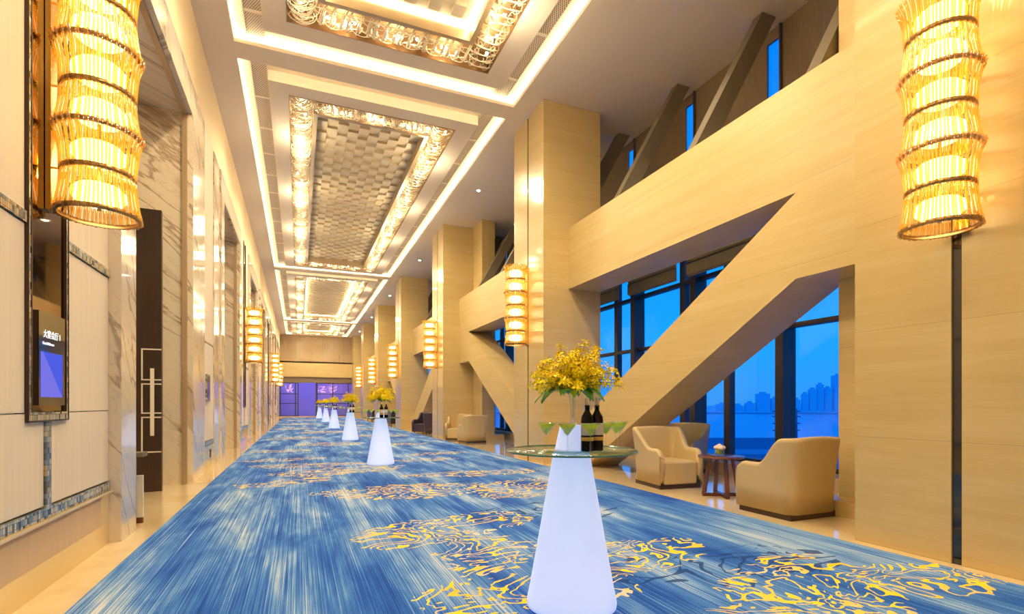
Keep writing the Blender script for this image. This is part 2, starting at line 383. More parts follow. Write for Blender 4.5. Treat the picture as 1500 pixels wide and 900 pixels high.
def coffer(ci, y0, y1):
    place = ['in the recess cut by the picture top','in the long unlit chequered recess','in the third recess, glowing inside','in the short last recess'][ci]
    p0, p1 = y0+.49, y1-.48 if ci < 3 else y1-.3
    # crystal border opening and inner frame
    a0, a1 = p0+.39, p1-.38
    i0, i1 = a0+.58, a1-.58
    ox0, ox1, ix0, ix1 = -.19, 3.37, .30, 2.88
    pan = MB()
    Z0, Z1 = ZC, 8.1
    pan.box(PX0, ox0, p0, p1, Z0, Z1); pan.box(ox1, PX1, p0, p1, Z0, Z1)
    pan.box(ox0, ox1, p0, a0, Z0, Z1); pan.box(ox0, ox1, a1, p1, Z0, Z1)
    struct('ceiling', pan, M['ceiling'])
    roof = MB()   # pale underside of the cove gap
    roof.box(OX0-.14, PX0, y0-.14, y1+.14, 7.83, 8.1); roof.box(PX1, OX1+.14, y0-.14, y1+.14, 7.83, 8.1)
    roof.box(PX0, PX1, y0-.14, p0, 7.83, 8.1); roof.box(PX0, PX1, p1, y1+.14, 7.83, 8.1)
    struct('ceiling', roof, M['white_cove'])
    ch = empty('crystal_ceiling_light', ((ox0+ox1)/2, (a0+a1)/2, ZC), 0,
        'rectangular crystal hoop ceiling light, ' + place, 'ceiling light', 'crystal ceiling lights')
    cx, cyy = (ox0+ox1)/2, (a0+a1)/2
    def L(mb): # to local
        mb.v = [(v[0]-cx, v[1]-cyy, v[2]-ZC) for v in mb.v]; return mb
    tr = MB()
    tr.box(ox0+.002, ox1-.002, a0+.002, i0, ZC+.20, ZC+.22); tr.box(ox0+.002, ox1-.002, i1, a1-.002, ZC+.20, ZC+.22)
    tr.box(ox0+.002, ix0, i0, i1, ZC+.20, ZC+.22); tr.box(ix1, ox1-.002, i0, i1, ZC+.20, ZC+.22)
    for (xa,xb,ya,yb) in ((ox0+.002,ox0+.014,a0,a1),(ox1-.014,ox1-.002,a0,a1),(ox0,ox1,a0+.002,a0+.014),(ox0,ox1,a1-.014,a1-.002)):
        tr.box(xa,xb,ya,yb,ZC-.01,ZC+.2)
    L(tr).build('mirrored_trough', M['mirror2'], ch)
    fr = MB(); w = .09
    fr.box(ix0, ix0+w, i0, i1, ZC+.03, 8.1); fr.box(ix1-w, ix1, i0, i1, ZC+.03, 8.1)
    fr.box(ix0+w, ix1-w, i0, i0+w, ZC+.03, 8.1); fr.box(ix0+w, ix1-w, i1-w, i1, ZC+.03, 8.1)
    L(fr).build('inner_frame', M['frame_gold'], ch)
    # chequered field
    t = MB(); zt = ZC+.30
    fx0, fx1, fy0, fy1 = ix0+w, ix1-w, i0+w, i1-w
    t.box(fx0, fx1, fy0, fy1, zt, 8.1)
    inset = 0 if ci == 1 else .2
    nx = 10; ny = int(round((fy1-fy0-2*inset)/.275)); dx = (fx1-fx0-2*inset)/nx; dy = (fy1-fy0-2*inset)/ny
    for i in range(nx):
        for j in range(ny):
            if (i+j) % 2: continue
            t.box(fx0+inset+i*dx, fx0+inset+(i+1)*dx, fy0+inset+j*dy, fy0+inset+(j+1)*dy, zt-.065, zt)
    L(t).build('chequered_relief', M['relief'], ch)
    if ci != 1:
        for (xa,xb,ya,yb) in ((fx0,fx0+.03,fy0,fy1),(fx1-.03,fx1,fy0,fy1),(fx0,fx1,fy0,fy0+.03),(fx0,fx1,fy1-.03,fy1)):
            L(B(xa,xb,ya,yb,zt-.06,zt-.03)).build('light_strip', M['led'], ch)
    # hoops and bulbs
    mid = .245
    def put(px, py, rz, k):
        if py < -1: return
        o = bpy.data.objects.new('crystal_hoops', hoop_meshes[k % 3]); C.objects.link(o); o.parent = ch
        o.location = (px-cx, py-cyy, .10); o.rotation_euler = (0,0,rz)
        b = bpy.data.objects.new('bulb', bulb_mesh); C.objects.link(b); b.parent = o; b.location = (random.uniform(-.15,.15), random.uniform(-.08,.08), -.04)
    k = 0
    n = int((a1-a0-.1)/.5)
    for q in range(n):
        py = a0+.05 + (a1-a0-.1)*(q+.5)/n
        for px in (ox0+mid, ox1-mid): put(px, py, PI/2 + (PI if k % 2 else 0), k); k += 1
    n2 = 6
    for q in range(n2):
        px = ox0+.49 + (ox1-ox0-.98)*(q+.5)/n2
        for py in (a0+mid+.04, a1-mid-.04): put(px, py, (PI if k % 2 else 0), k); k += 1
    # LED strips on the ledge
    le = MB()
    if y0 > -6:
        for (xa,xb,ya,yb) in ((OX0-.12,OX0-.08,y0,y1),(OX1+.08,OX1+.12,y0,y1),(OX0,OX1,y0-.12,y0-.08),(OX0,OX1,y1+.08,y1+.12)):
            le.box(xa,xb,ya,yb,ZC+.075,ZC+.095)
    tag(le.build('cove_light_strip', M['led']), 'warm strip light round the ceiling, '+place, 'strip light', 'cove strip lights')
    # grilles
    for xa, xb, sd in ((PX0-.30, PX0, 'left'), (PX1, PX1+.30, 'right')):
        g = empty('air_grille', ((xa+xb)/2, (y0+y1)/2, 7.79), 0, 'perforated ceiling grille on the %s side, %s' % ('marble wall' if sd=='left' else 'stone column', place), 'air vent', 'ceiling air grilles')
        hy = (y1-y0)/2-.02
        B(-.15,.15,-hy,hy,0,.012).build('perforated_sheet', M['grille'], g)
        nb = int(2*hy/1.35)
        bm_ = MB()
        for q in range(nb+1):
            yy = -hy + .1 + q*1.35
            if yy < hy-.05: bm_.box(-.15,.15,yy-.03,yy+.03,-.012,0)
        bm_.box(-.15,-.135,-hy,hy,-.012,0); bm_.box(.135,.15,-hy,hy,-.012,0)
        bm_.build('grille_frame', M['ceiling'], g)
    # lamps added around the bulbs to brighten hoops, ceiling and hall
    for px in ((ox0*3+ox1)/4, (ox0+ox1)/2, (ox0+ox1*3)/4):
        for py in (a0+mid+.04, a1-mid-.04):
            if py > -1: point_light('chandelier_glow', (px, py, ZC+.03), 16, (1,.80,.48), .05)
    ny_ = max(2, int((a1-a0)/3.0))
    for q in range(ny_):
        py = a0 + (a1-a0)*(q+.5)/ny_
        if py < -2: continue
        for px in (ox0+mid, ox1-mid):
            spot_light('chandelier_beam', (px, py, ZC-.08), W_CH, (1,.80,.50), 160, .15)
            for dy in (-.75,.75): point_light('chandelier_glow', (px, py+dy, ZC+.03), 10, (1,.80,.48), .05)
            point_light('chandelier_glow', (px, py, ZC-.45), 26, (1,.80,.50), .15)  # added fill in open air below the hoops, brightens the ceiling
W_CH = 210
def spot_light(name, loc, w, col, ang, r):
    l = bpy.data.lights.new(name, 'SPOT'); l.energy = w; l.color = col; l.spot_size = R(ang); l.spot_blend = .6; l.shadow_soft_size = r
    o = bpy.data.objects.new(name, l); C.objects.link(o); o.location = loc; return o
def point_light(name, loc, w, col, r=.05):
    l = bpy.data.lights.new(name, 'POINT'); l.energy = w; l.color = col; l.shadow_soft_size = r
    o = bpy.data.objects.new(name, l); C.objects.link(o); o.location = loc; return o
M['mirror2'] = plain('gold_mirror', (.40,.26,.13), .35, metal=.7)
M['frame_gold'] = plain('champagne_frame', (.50,.38,.24), .35, metal=.5)
M['relief'] = plain('relief_plaster', (.74,.64,.46), .7)
M['grille'] = m_grille()
for ci, (a, b) in enumerate(coffers): coffer(ci, a, b)

# downlights along the side aisle
def downlight(x, y, lab, e=130):
    d = empty('downlight', (x, y, ZC), 0, lab, 'downlight', 'ceiling downlights')
    MB().lathe([(.055,-.004),(.075,-.008),(.082,0)], 20).build('trim_ring', M['ceiling'], d)
    MB().lathe([(.001,-.010),(.045,-.010),(.045,-.004)], 16).build('lens', M['spot'], d)
    l = bpy.data.lights.new('downlight_beam', 'SPOT'); l.energy = e; l.color = (1,.80,.52); l.spot_size = R(120); l.spot_blend = .8; l.shadow_soft_size = .06
    o = bpy.data.objects.new('downlight_beam', l); C.objects.link(o); o.location = (x, y, ZC-.03)
for k, y in enumerate([-1.6, 6.5, 14.6, 22.7, 30.8, 38.9, 47.0]):
    nth = ['before the first column','over the armchair bay nearest the big glass table','between the second and third columns','between the third and fourth columns','between the fourth and fifth columns','between the fifth and sixth columns','in the last bay before the far wall'][k]
    downlight(4.96, y, 'small round downlight in the aisle ceiling '+nth)

# ------------------------------------------------------------------ right side: columns, beams, braces
names_c = ['at the right edge of the view','behind the nearest cocktail table','third along','fourth along','fifth along','sixth along','last before the far wall']
for k, c in enumerate(cy):
    e = empty('stone_column', (4.72, c, 0), 0, 'square cream stone column with dark vertical strip, ' + names_c[k], 'column', 'stone columns')
    B(0, 1.38, -HW, -.035, 0, ZC).build('cladding', M['stone_p'], e)
    B(0, 1.38, .035, HW, 0, ZC).build('cladding', M['stone_p'], e)
    B(.015, .2, -.034, .034, 0, ZC).build('dark_strip', M['black_glass'], e)
    if k % 2 == 0 and k < 6:
        B(1.38, 1.60, -1.74, 1.74, .17, ZC).build('rear_core', M['stone'], e)
        B(1.13, 1.38, -1.74, -HW, .17, ZC).build('rear_core', M['stone'], e)
        B(1.13, 1.38, HW, 1.74, .17, ZC).build('rear_core', M['stone'], e)
        B(.83, 1.93, HW, 1.80, 0, .17).build('core_plinth', M['stone'], e)
        B(.83, 1.93, -1.80, -HW, 0, .17).build('core_plinth', M['stone'], e)
for k in range(-1, 6):
    a = (cy[k] + HW) if k >= 0 else YN
    b = cy[k+1] - HW
    tag(B(5.32, 6.1, a, b, 3.7, 5.0).build('stone_beam', M['stone']), 'deep horizontal cream stone beam between columns, ' +
        ['right edge of the view','over the nearest armchairs','between second and third columns','between third and fourth columns','between fourth and fifth columns','between fifth and sixth columns','between sixth and last columns'][k+1], 'beam', 'stone beams')
def brace(ytop, sgn, yend, lab):   # ytop: face of the column at the high end
    f = lambda d: ytop + sgn*d
    ex = sgn*(yend-ytop)
    zt = 3.7 - .57*(ex-1.09)
    poly = [(f(0),3.7),(f(1.09),3.7),(f(ex),zt),(f(ex),0),(f(5.83),0),(f(1.09),2.7),(f(0),2.7)]
    tag(MB().prism_x(poly, 5.32, 6.1).build('diagonal_brace', M['stone']), lab, 'brace', 'stone diagonal braces')
brace(cy[0]+HW, 1, cy[1]-HW, 'massive slanting stone brace rising above the nearest armchairs')
brace(cy[2]-HW, -1, cy[1]+HW, 'slanting stone brace behind the second pair of cream armchairs')
brace(cy[2]+HW, 1, cy[3]-HW, 'slanting stone brace behind the dark armchairs')
brace(cy[4]-HW, -1, cy[3]+HW, 'slanting stone brace near the far sideboard')

# upper right wall with slits, and window band
wr = MB(); fl_ = MB()
slits = [10.43 + 2.025*m for m in range(-4, 20)]
z0, z1 = 4.4, ZC
prev = YN
for sl in slits:
    wr.box(XR, XR+.05, prev, sl-.15, z0, z1); wr.box(XR, XR+.05, sl-.15, sl+.15, 7.42, z1)
    prev = sl+.15
wr.box(XR, XR+.05, prev, YE, z0, z1)
struct('wall_right', wr, M['brown_panel'])
jm = MB()
for sl in slits: jm.box(XR-.05, XR+.06, sl-.165, sl-.135, z0, 7.6)
struct('trim_1', jm, M['frame'])
struct('wall_right', B(XR, XR+.25, YN, 1.2, 0, 4.4), M['brown_panel'])
wc = [tag(MB().build('upper_wall_panel', M['grey_wood']))] if False else None
# dark boards high on the wall by the paired columns
for (ya, yb) in ((4.1, 5.55), (15.6, 18.2)):
    struct('wall_right', B(XR-.05, XR-.001, ya, yb, 5.0, ZC), M['grey_wood'])
win = 0
edges = [1.2, 10.48, 18.58, 26.68, 34.78, 42.88, YE]
for wi in range(6):
    ya, yb = edges[wi], edges[wi+1]
    win += 1
    w = empty('window_%d' % win, (XR, (ya+yb)/2, 0)); w['kind'] = 'structure'
    cyw = (ya+yb)/2; hy = (yb-ya)/2
    B(0.055, .065, -hy, hy, .2, 7.45).build('pane', M['glass'], w)
    fm = MB()
    maj = [8.21+2.025*m for m in range(-4, 22)]; minr = [m-.78 for m in maj]+[m+.44 for m in maj]
    for y in maj:
        if ya < y < yb: fm.box(-.12, .18, y-cyw-.075, y-cyw+.075, .2, 4.4)
    for y in (7.43, 8.65, 11.1, 5.0, 2.9, 13.1, 15.1, 16.6, 19.2):
        if ya < y < yb: fm.box(0, .14, y-cyw-.07, y-cyw+.07, .2, 4.4)
    fm.build('mullion', M['frame'], w)
    for z in (.2, 2.50, 3.74): B(-.01, .13, -hy, hy, z, z+.075).build('transom', M['frame'], w)
struct('trim_2', B(7.0, 7.7, 1.2, YE, 0, .2), M['plinth'])

def strut_label(y):
    for b_ in range(6):
        if y < cy[b_+1]: break
    q = min(3, int((y-cy[b_])/2.025))
    return 'slanting bronze strut on the beam ' + ['over the nearest armchairs','between second and third columns','between third and fourth columns','between fourth and fifth columns','between fifth and sixth columns','in the last bay'][b_] + ', ' + ['first','second','third','fourth'][q] + ' in its bay'
# slanting struts of the clerestory
for k in range(-3, 15):
    y = 10.31 + 2.025*k
    if y < 3.5: continue
    near = min(abs(y - c_) for c_ in cy)
    if y > 44: continue
    o = MB()
    lo = Vector((5.62, y, 5.0)); hi = Vector((7.1, y, ZC-.01))
    vs = []
    for p in (lo, hi):
        for dx, dy in ((-.15,-.09),(.15,-.09),(.15,.09),(-.15,.09)): vs.append((p.x+dx, p.y+dy, p.z))
    o.add(vs, [(3,2,1,0),(4,5,6,7),(0,1,5,4),(1,2,6,5),(2,3,7,6),(3,0,4,7)])
    tag(o.build('slanting_strut', M['strut']), strut_label(y), 'strut', 'slanting clerestory struts')

# roman blinds
def blind(ya, yb, lab):
    e = empty('roman_blind', (7.22, (ya+yb)/2, 3.8), 0, lab, 'blind', 'roman blinds'); h = (yb-ya)/2
    mb = MB()
    prof = [(.0,0),(-.05,.03),(-.05,.24),(-.01,.27),(-.045,.32),(-.045,.50),(-.02,.53),(-.02,1.6),(.02,1.6),(.02,0)]
    vs = [(x,-h,z) for x,z in prof]+[(x,h,z) for x,z in prof]; n = len(prof)
    mb.add(vs, [tuple(range(n)), tuple(range(2*n-1,n-1,-1))]+[(i,(i+1)%n,n+(i+1)%n,n+i) for i in range(n)])
    mb.build('blind_cloth', M['blind'], e)
    MB().box(-.055,.005,-h,h,.245,.262).build('fold_rod', M['frame'], e)
for ya, yb, lab in ((4.5,6.2,'folded linen roman blind nearest the view, behind the big brace'),(6.55,8.2,'folded linen roman blind whose lower corner meets the big brace'),(8.57,10.2,'folded linen roman blind in the middle of the nearest bay'),
                (10.65,12.3,'folded linen roman blind beside the column behind the cocktail table'),(12.7,14.3,'folded linen roman blind in the second bay, first from its near column'),(14.7,16.3,'folded linen roman blind in the second bay, next to its far column')):
    blind(ya, yb, lab)

# ------------------------------------------------------------------ left wall
portals = [(6.13,9.4),(13.1,16.4),(19.95,23.2),(25.6,28.6),(30.0,32.6),(36.0,39.4),(43.6,46.6)]
HP = 5.8
lw = MB(); lw.box(XL-1.9, XL, YN, YE, HP+.5, ZC); struct('wall_left', lw, M['cream_wall'])
struct('wall_left', B(-3.4, -3.2, YN, YE, 0, ZC), M['cream_wall'])
edges = [YN] + [v for p in portals for v in p] + [YE]
pt = 0
panel_spans = []
for i in range(0, len(edges), 2):
    a, b = edges[i], edges[i+1]
    # marble core of the pier
    struct('wall_left', B(XL-1.62, XL-.06, a, b, 0, HP+.5), M['marble_b'])
    panel_spans.append((a, b))
for (a, b) in portals:
    pt += 1
    struct('wall_left', B(XL-1.62, XL-.06, a, b, HP, HP+.5), M['marble_b'])          # lintel and soffit
    tr = MB()                                                                        # bronze lining at the opening
    for yy in (a, b-.03): tr.box(XL-.10, XL-.03, yy, yy+.03, 0, HP)
    tr.box(XL-.10, XL-.03, a, b, HP-.03, HP)
    struct('trim_%d' % (pt+2), tr, M['frame_gold'])
    struct('wall_left', B(XL-.06, XL+.04, a-.46, b+.46, HP+.001, HP+.5), M['marble_grey'])
    # closed doors at the back of the recess
    if pt > 1:
        d = MB().box(-3.2, -3.12, a, b, 0, 4.0); struct('door_%d' % pt, d, M['dark_wood'])
    else:
        struct('wall_left', B(-3.2, -3.12, a, b, 4.0, HP), M['marble_b'])
def jamb(y0, y1, mat=None): struct('wall_left', B(XL-.06, XL+.10 if False else XL+.05, y0, y1, 0, HP), mat or M['marble'])
# marble pilasters either side of each portal
for (a, b) in portals: 
    jamb(b, b+.46)
struct('wall_left', B(XL-.06, XL+.095, 5.671, 6.129, 0, HP), M['marble_grey'])
for (a, b) in portals[1:]: jamb(a-.46, a)

def panel_wall(a, b, full=True):
    """upholstered panelling between a and b, one object per panel"""
    m = (a+b)/2
    X0, X1 = XL-.06, XL
    w = .305
    def P(y0, y1, z0, z1): struct('wall_left', B(X0, X1, y0+.004, y1-.004, z0+.004, z1-.004), M['panel'])
    if full:
        P(a, m-w, 1.19, 2.38); P(m+w, b, 1.19, 2.38); P(a, m-w, 2.46, HP+.5); P(m+w, b, 2.46, HP+.5)
        P(a, m-.045, .56, 1.19); P(m+.045, b, .56, 1.19)
        struct('baseboard_left', B(X0, X1+.002, a, b-.2, .19, .46), M['plinth'])
        struct('baseboard_left', B(X0, X1+.004, a, b, 0, .19), M['skirt'])
        struct('baseboard_left', B(X0, X1+.004, b-.2, b, .19, .46), M['skirt'])
        struct('trim_12', B(X0, X1+.03, a, b, .455, .475), M['skirt'])
        struct('trim_13', B(X0, X1+.012, a, b, .478, .55), M['mosaic'])
        struct('trim_14', B(X0, X1+.012, m-.04, m+.04, .55, 1.14), M['mosaic'])
        for y0, y1 in ((a, m-w-.002), (m+w+.002, b)): struct('trim_15', B(X0, X1+.012, y0, y1, 2.385, 2.455), M['mosaic'])
    else:
        P(a, b, .56, 2.38); P(a, b, 2.40, 4.2); P(a, b, 4.2, HP+.5)
        struct('baseboard_left', B(X0, X1+.002, a, b, 0, .46), M['skirt'])
        struct('trim_13', B(X0, X1+.012, a, b, .478, .55), M['mosaic'])
    return m
def mirror_strip(m, lab):
    e = empty('mirror_strip', (XL, m, 1.14), 0, lab, 'mirror', 'tall bronze mirrors on the wall')
    H = HP+.5-1.14
    B(-.05, .006, -.258, .258, .06, H).build('mirror', M['mirror'], e)
    f = MB().box(-.05,.018,-.300,-.266,0,H).box(-.05,.018,.266,.300,0,H).box(-.05,.018,-.266,.266,0,.055)
    f.build('mosaic_frame', M['mosaic'], e)
    f = MB().box(-.05,.022,-.266,-.258,.055,H).box(-.05,.022,.258,.266,.055,H).box(-.05,.022,-.305,-.300,0,H).box(-.05,.022,.300,.305,0,H).box(-.05,.022,-.304,.304,-.008,.0)
    f.build('edge_strip', M['base'], e)
    return e
# panel 1 (near), small panel between portals 1 and 2, panels with sconces
m1 = 4.44
panel_wall(m1-1.23*4, 5.67) if False else None
a_, b_ = 3.21, 5.67
panel_wall(a_, b_); struct('wall_left', B(XL-.06, XL, YN, 3.21, 0, HP+.5), M['panel'])
mirror_strip(4.44, 'tall bronze mirror strip with mosaic edges and a lit screen, beside the nearest left sconce')
struct('wall_left', B(XL-.06, XL+.02, 9.86, 10.67, 0, HP+.5), M['marble'])
panel_wall(10.67, 11.80, False)
struct('wall_left', B(XL-.06, XL+.02, 11.80, 12.64, 0, HP+.5), M['marble'])
for (a, b, lab) in ((16.86,19.49,'tall bronze mirror strip behind the second left-hand sconce'),(32.9,35.1,'tall bronze mirror strip behind the third left-hand sconce'),(39.86,43.14,'tall bronze mirror strip behind the fourth left-hand sconce')):
    mm = panel_wall(a, b); mirror_strip(mm, lab)
for (a, b) in ((23.66,25.14),(29.06,29.54),(33.06,32.9),(35.1,35.54),(47.06,YE)):
    if b > a: struct('wall_left', B(XL-.06, XL, a, b, 0, HP+.5), M['marble'])
struct('wall_left', B(XL-.06, XL+.001, 32.6, 32.9, 0, HP+.5), M['marble'])

# small wall sign in the narrow panel
sg = empty('wall_sign', (XL, 11.05, 1.55), 0, 'small dark framed sign on the narrow cream panel between two portals', 'sign')
B(0, .03, -.17, .17, -.25, .25).build('sign_frame', M['mosaic'], sg); B(.03, .034, -.13, .13, -.21, .21).build('sign_face', M['black_glass'], sg)
so = empty('power_socket', (XL, 11.45, .30), 0, 'small dark socket low on the narrow panel beyond the first portal', 'socket')
B(0, .012, -.05, .05, -.08, .08).build('socket_plate', M['base'], so); B(.012, .016, -.025, .025, -.05, .05).build('socket_face', M['black_glass'], so)

# display in near mirror
sc = empty('information_screen', (XL+.006, 4.46, 1.24), 0, 'black information screen with glowing blue picture set in the near mirror strip', 'screen')
B(0, .018, -.20, .205, .0, .62).build('bezel', M['black_glass'], sc)
s_ = MB().add([(-.165,-.15,0),(.165,-.15,0),(.165,.15,0),(-.165,.15,0),(-.165,-.15,-.002),(.165,-.15,-.002),(.165,.15,-.002),(-.165,.15,-.002)],
     [(0,1,2,3),(7,6,5,4),(0,4,5,1),(1,5,6,2),(2,6,7,3),(3,7,4,0)]).build('display', M['screen'], sc)
s_.location = (.021, -.012, .205); s_.rotation_euler = (PI/2, 0, PI/2)
def text(body, size, loc, parent, mat):
    cu = bpy.data.curves.new('lettering', 'FONT'); cu.body = body; cu.size = size; cu.extrude = .0006
    o = bpy.data.objects.new('lettering', cu); C.objects.link(o); o.parent = parent; o.location = loc; o.rotation_euler = (PI/2, 0, PI/2)
    cu.materials.append(mat); bpy.context.view_layer.update()
    me = bpy.data.meshes.new_from_object(o.evaluated_get(bpy.context.evaluated_depsgraph_get()))
    n = bpy.data.objects.new('lettering', me); C.objects.link(n); n.parent = parent; n.location = loc; n.rotation_euler = (PI/2, 0, PI/2)
    bpy.data.objects.remove(o); return n
text('\u5927\u5bb4\u4f1a\u5385 I', .058, (.020, -.14, .455), sc, M['white_text'])
text('Grand Ballroom', .026, (.020, -.15, .405), sc, M['white_text'])

# open door leaf with fretwork inside the first portal
dl = empty('door_4', (-2.6, 8.67, 0)); dl['kind'] = 'structure'
B(0, .80, 0, .07, 0.01, 4.0).build('door_panel', M['dark_wood'], dl)
fw = MB(); yq = -.008
for z in (.57, 1.06, 1.12, 1.53, 1.59, 2.02):
    fw.box(.56, .799, yq, 0, z-.009, z+.009)
for za, zb in ((.57,1.06),(1.12,1.53),(1.59,2.02)): fw.box(.56, .578, yq, 0, za, zb)
fw.build('white_inlay', M['inlay'], dl)
hd = B(.675,.72,-.05,-.03,.80,1.75).box(.69,.705,-.03,0,.95,.98).box(.69,.705,-.03,0,1.58,1.61)
hd.build('door_handle', M['inlay'], dl)
# low stand just inside the portal
st = empty('low_stand', (-1.62, 6.45, 0), 0, 'slim low stand with a metal shelf just inside the first portal', 'stand')
B(-.25,.06,-.02,.0,.0,.72).build('upright', M['base'], st); B(-.25,.13,-.06,.12,.70,.745).build('shelf', M['steel'] if 'steel' in M else M['strut'], st); B(-.2,.11,.03,.06,.06,.50).build('front_panel', M['inlay'], st)
B(-.2,.11,.03,.06,.0,.06).build('foot', M['table_wood'], st)

# ------------------------------------------------------------------ near and far walls
struct('wall_near', B(-3.4, 7.6, YN-.2, YN, 0, 8.1), M['cream_wall'])
wf = MB().box(-3.4, 7.6, YE, YE+.3, 5.05, ZC); struct('wall_far', wf, M['wood_panel'])
jt = MB()
for x in (-.9,.1,1.1,2.1,3.1,4.0): jt.box(x-.008, x+.008, YE-.004, YE+.01, 5.05, ZC)
jt.box(3.55,3.6,YE-.02,YE,5.05,5.9)
struct('trim_16', jt, M['grey_wood'])
struct('wall_far', B(-3.4, 7.6, YE-.3, YE+.3, 3.75, 5.05), M['stone'])
struct('wall_far', B(-3.4, 7.6, YE-.15, YE+.3, 3.22, 3.75), M['brown_panel'])
struct('trim_17', B(-3.4, 7.6, YE-1.0, YE+.3, 0, .10), M['plinth'])
wd = empty('window_7', (0, YE, 0)); wd['kind'] = 'structure'
B(-1.6, 4.72, .05, .06, .1, 3.22).build('pane', M['glass'], wd)
fr = MB()
for x in (-1.55, -.28, -.05, 1.52, 1.6, 3.0, 4.4): fr.box(x-.045, x+.045, 0, .12, .1, 3.22)
for z in (.10, 1.25, 2.15, 3.16):
    fr.box(-1.6, -.1, 0, .12, z, z+.07); fr.box(1.55, 4.72, 0, .12, z, z+.07)
fr.build('door_frame', M['frame2'], wd)
# room beyond the glass
struct('wall_far', B(-3.6, 8, 60.0, 60.2, 0, 8), plain('lilac_wall', (.5,.5,.75), .6))
struct('wall_far', B(-3.6, -3.4, YE, 60, 0, 8), M['panel']); struct('wall_far', B(7.6, 7.8, YE, 60, 0, 8), M['panel'])
struct('ceiling', B(-3.6, 8, YE, 60, 5.0, 5.2), M['ceiling'])
for k, (x, y, z, col) in enumerate(((-.8,56,2.9,(1,.35,.7)),(2.2,56,2.8,(1,.4,.75)),(3.2,55.5,2.9,(1,.4,.8)))):  # added glowing rods standing in for pink sconce reflections on the glass
    pl = empty('pendant_lamp', (x, y, z), 0, ['pink glowing pendant cluster behind the far glass, by the wall side','pink glowing pendant cluster behind the far glass, in the middle','pink glowing pendant cluster behind the far glass, by the column side'][k], 'lamp', 'pendants beyond the far glass')
    rd = MB()
    for q in range(26):
        a = random.uniform(0, 2*PI); r = random.uniform(0,.42); zz = random.uniform(-.55,.2)
        p = Vector((math.cos(a)*r, math.sin(a)*r, zz)); rd.bar(p, p+Vector((random.uniform(-.16,.16),0,random.uniform(.04,.16))), .03)
    rd.build('glowing_rods', emit('pink_glow', (1,.42,.55), 1.6), pl)
    B(-.01,.01,-.01,.01,.2,5.0-z).build('suspension_rod', M['dbrass'], pl)
for x, c_, w in ((0,(.10,.16,1),170),(3.2,(.4,.2,1),130)): point_light('blue_room_light', (x, 56, 4.2), w, c_, .3)

# ------------------------------------------------------------------ sconces
def tier_mesh(r0, r1, h, seed):
    rnd = random.Random(seed); m = MB(); n = 62
    for k in range(n):
        a = 2*PI*k/n
        ca, sa = math.cos(a), math.sin(a); pts = []
        for q in range(5):
            f = q/4; r = r0 + (r1-r0)*f - .012*math.sin(PI*f)
            if q == 0: r += .012*(-1 if r0 < r1 else 1)
            z = h/2 - h*f
            pts.append(((r + (.012 if k % 2 else 0))*ca, (r + (.012 if k % 2 else 0))*sa, z + rnd.uniform(-.004,.004)))
        m.tube(pts, .0083, 5)
    me = m.mesh('crystal_tier'); me.materials.append(M['amber']); return me
HT = .27
tA = tier_mesh(.198, .238, HT+.05, 1); tB = tier_mesh(.238, .198, HT+.05, 2)
def band_mesh(r):
    return MB().lathe([(r-.012,-.015),(r+.006,-.015),(r+.006,.015),(r-.012,.015),(r-.012,-.015)], 48)
def sconce(x, y, side, lab):
    s = empty('crystal_sconce', (x, y, 3.42), 0, lab, 'wall light', 'crystal wall sconces')
    dirx = -1 if side == 'L' else 1
    for k in range(6):
        z = .85 - .142 - k*.284
        o = bpy.data.objects.new('crystal_tier', tA if k % 2 else tB); C.objects.link(o); o.parent = s; o.location = (0,0,z)
        bd = _bands[k % 2].copy(); C.objects.link(bd); bd.parent = o; bd.location = (0,0,-.142); bd.hide_render = False
        lp = _lamp.copy(); C.objects.link(lp); lp.parent = o
    wallx = (XL+.01 - x) if side == 'L' else (4.72 - x)
    a, b = sorted((wallx, wallx - dirx*.03 ))
    B(a, b, -.05, .05, -.86, .86).build('backplate', M['brass'], s)
    for z in (-.56, 0, .56):
        MB().tube([(wallx, .0, z), (dirx*.2, .0, z)], .008, 8).build('bracket', M['brass'], s)
    MB().tube([(0,0,-.82),(0,0,.86)], .012, 8).build('centre_rod', M['brass'], s)
    point_light('sconce_glow', (x, y, 3.42+.45), W_SC, (1,.76,.40), .12); point_light('sconce_glow', (x, y, 3.42-.45), W_SC, (1,.76,.40), .12)
W_SC = 9
_bands = [band_mesh(.205).build('brass_band', M['dbrass']), band_mesh(.238).build('brass_band', M['dbrass'])]
_lamp = MB().lathe([(.001,-.07),(.12,-.06),(.155,-.025),(.155,.025),(.12,.06),(.001,.07)], 24).build('lamp', M['lamp'])
for k, y in enumerate([2.34, 10.50, 18.58, 26.68, 34.78, 42.88]):
    sconce(4.72-.29, y, 'R', 'tall amber crystal sconce on the stone column ' + names_c[k])
for y, lab in ((4.44,'tall amber crystal sconce nearest on the panelled wall, over the mirror strip'),(18.18,'amber crystal sconce on the marble wall, second from the near end'),(34.0,'amber crystal sconce on the marble wall, third from the near end'),(41.5,'amber crystal sconce on the marble wall, last before the far glass')):
    sconce(XL+.29, y, 'L', lab)
for o in _bands+[_lamp]: bpy.data.objects.remove(o)

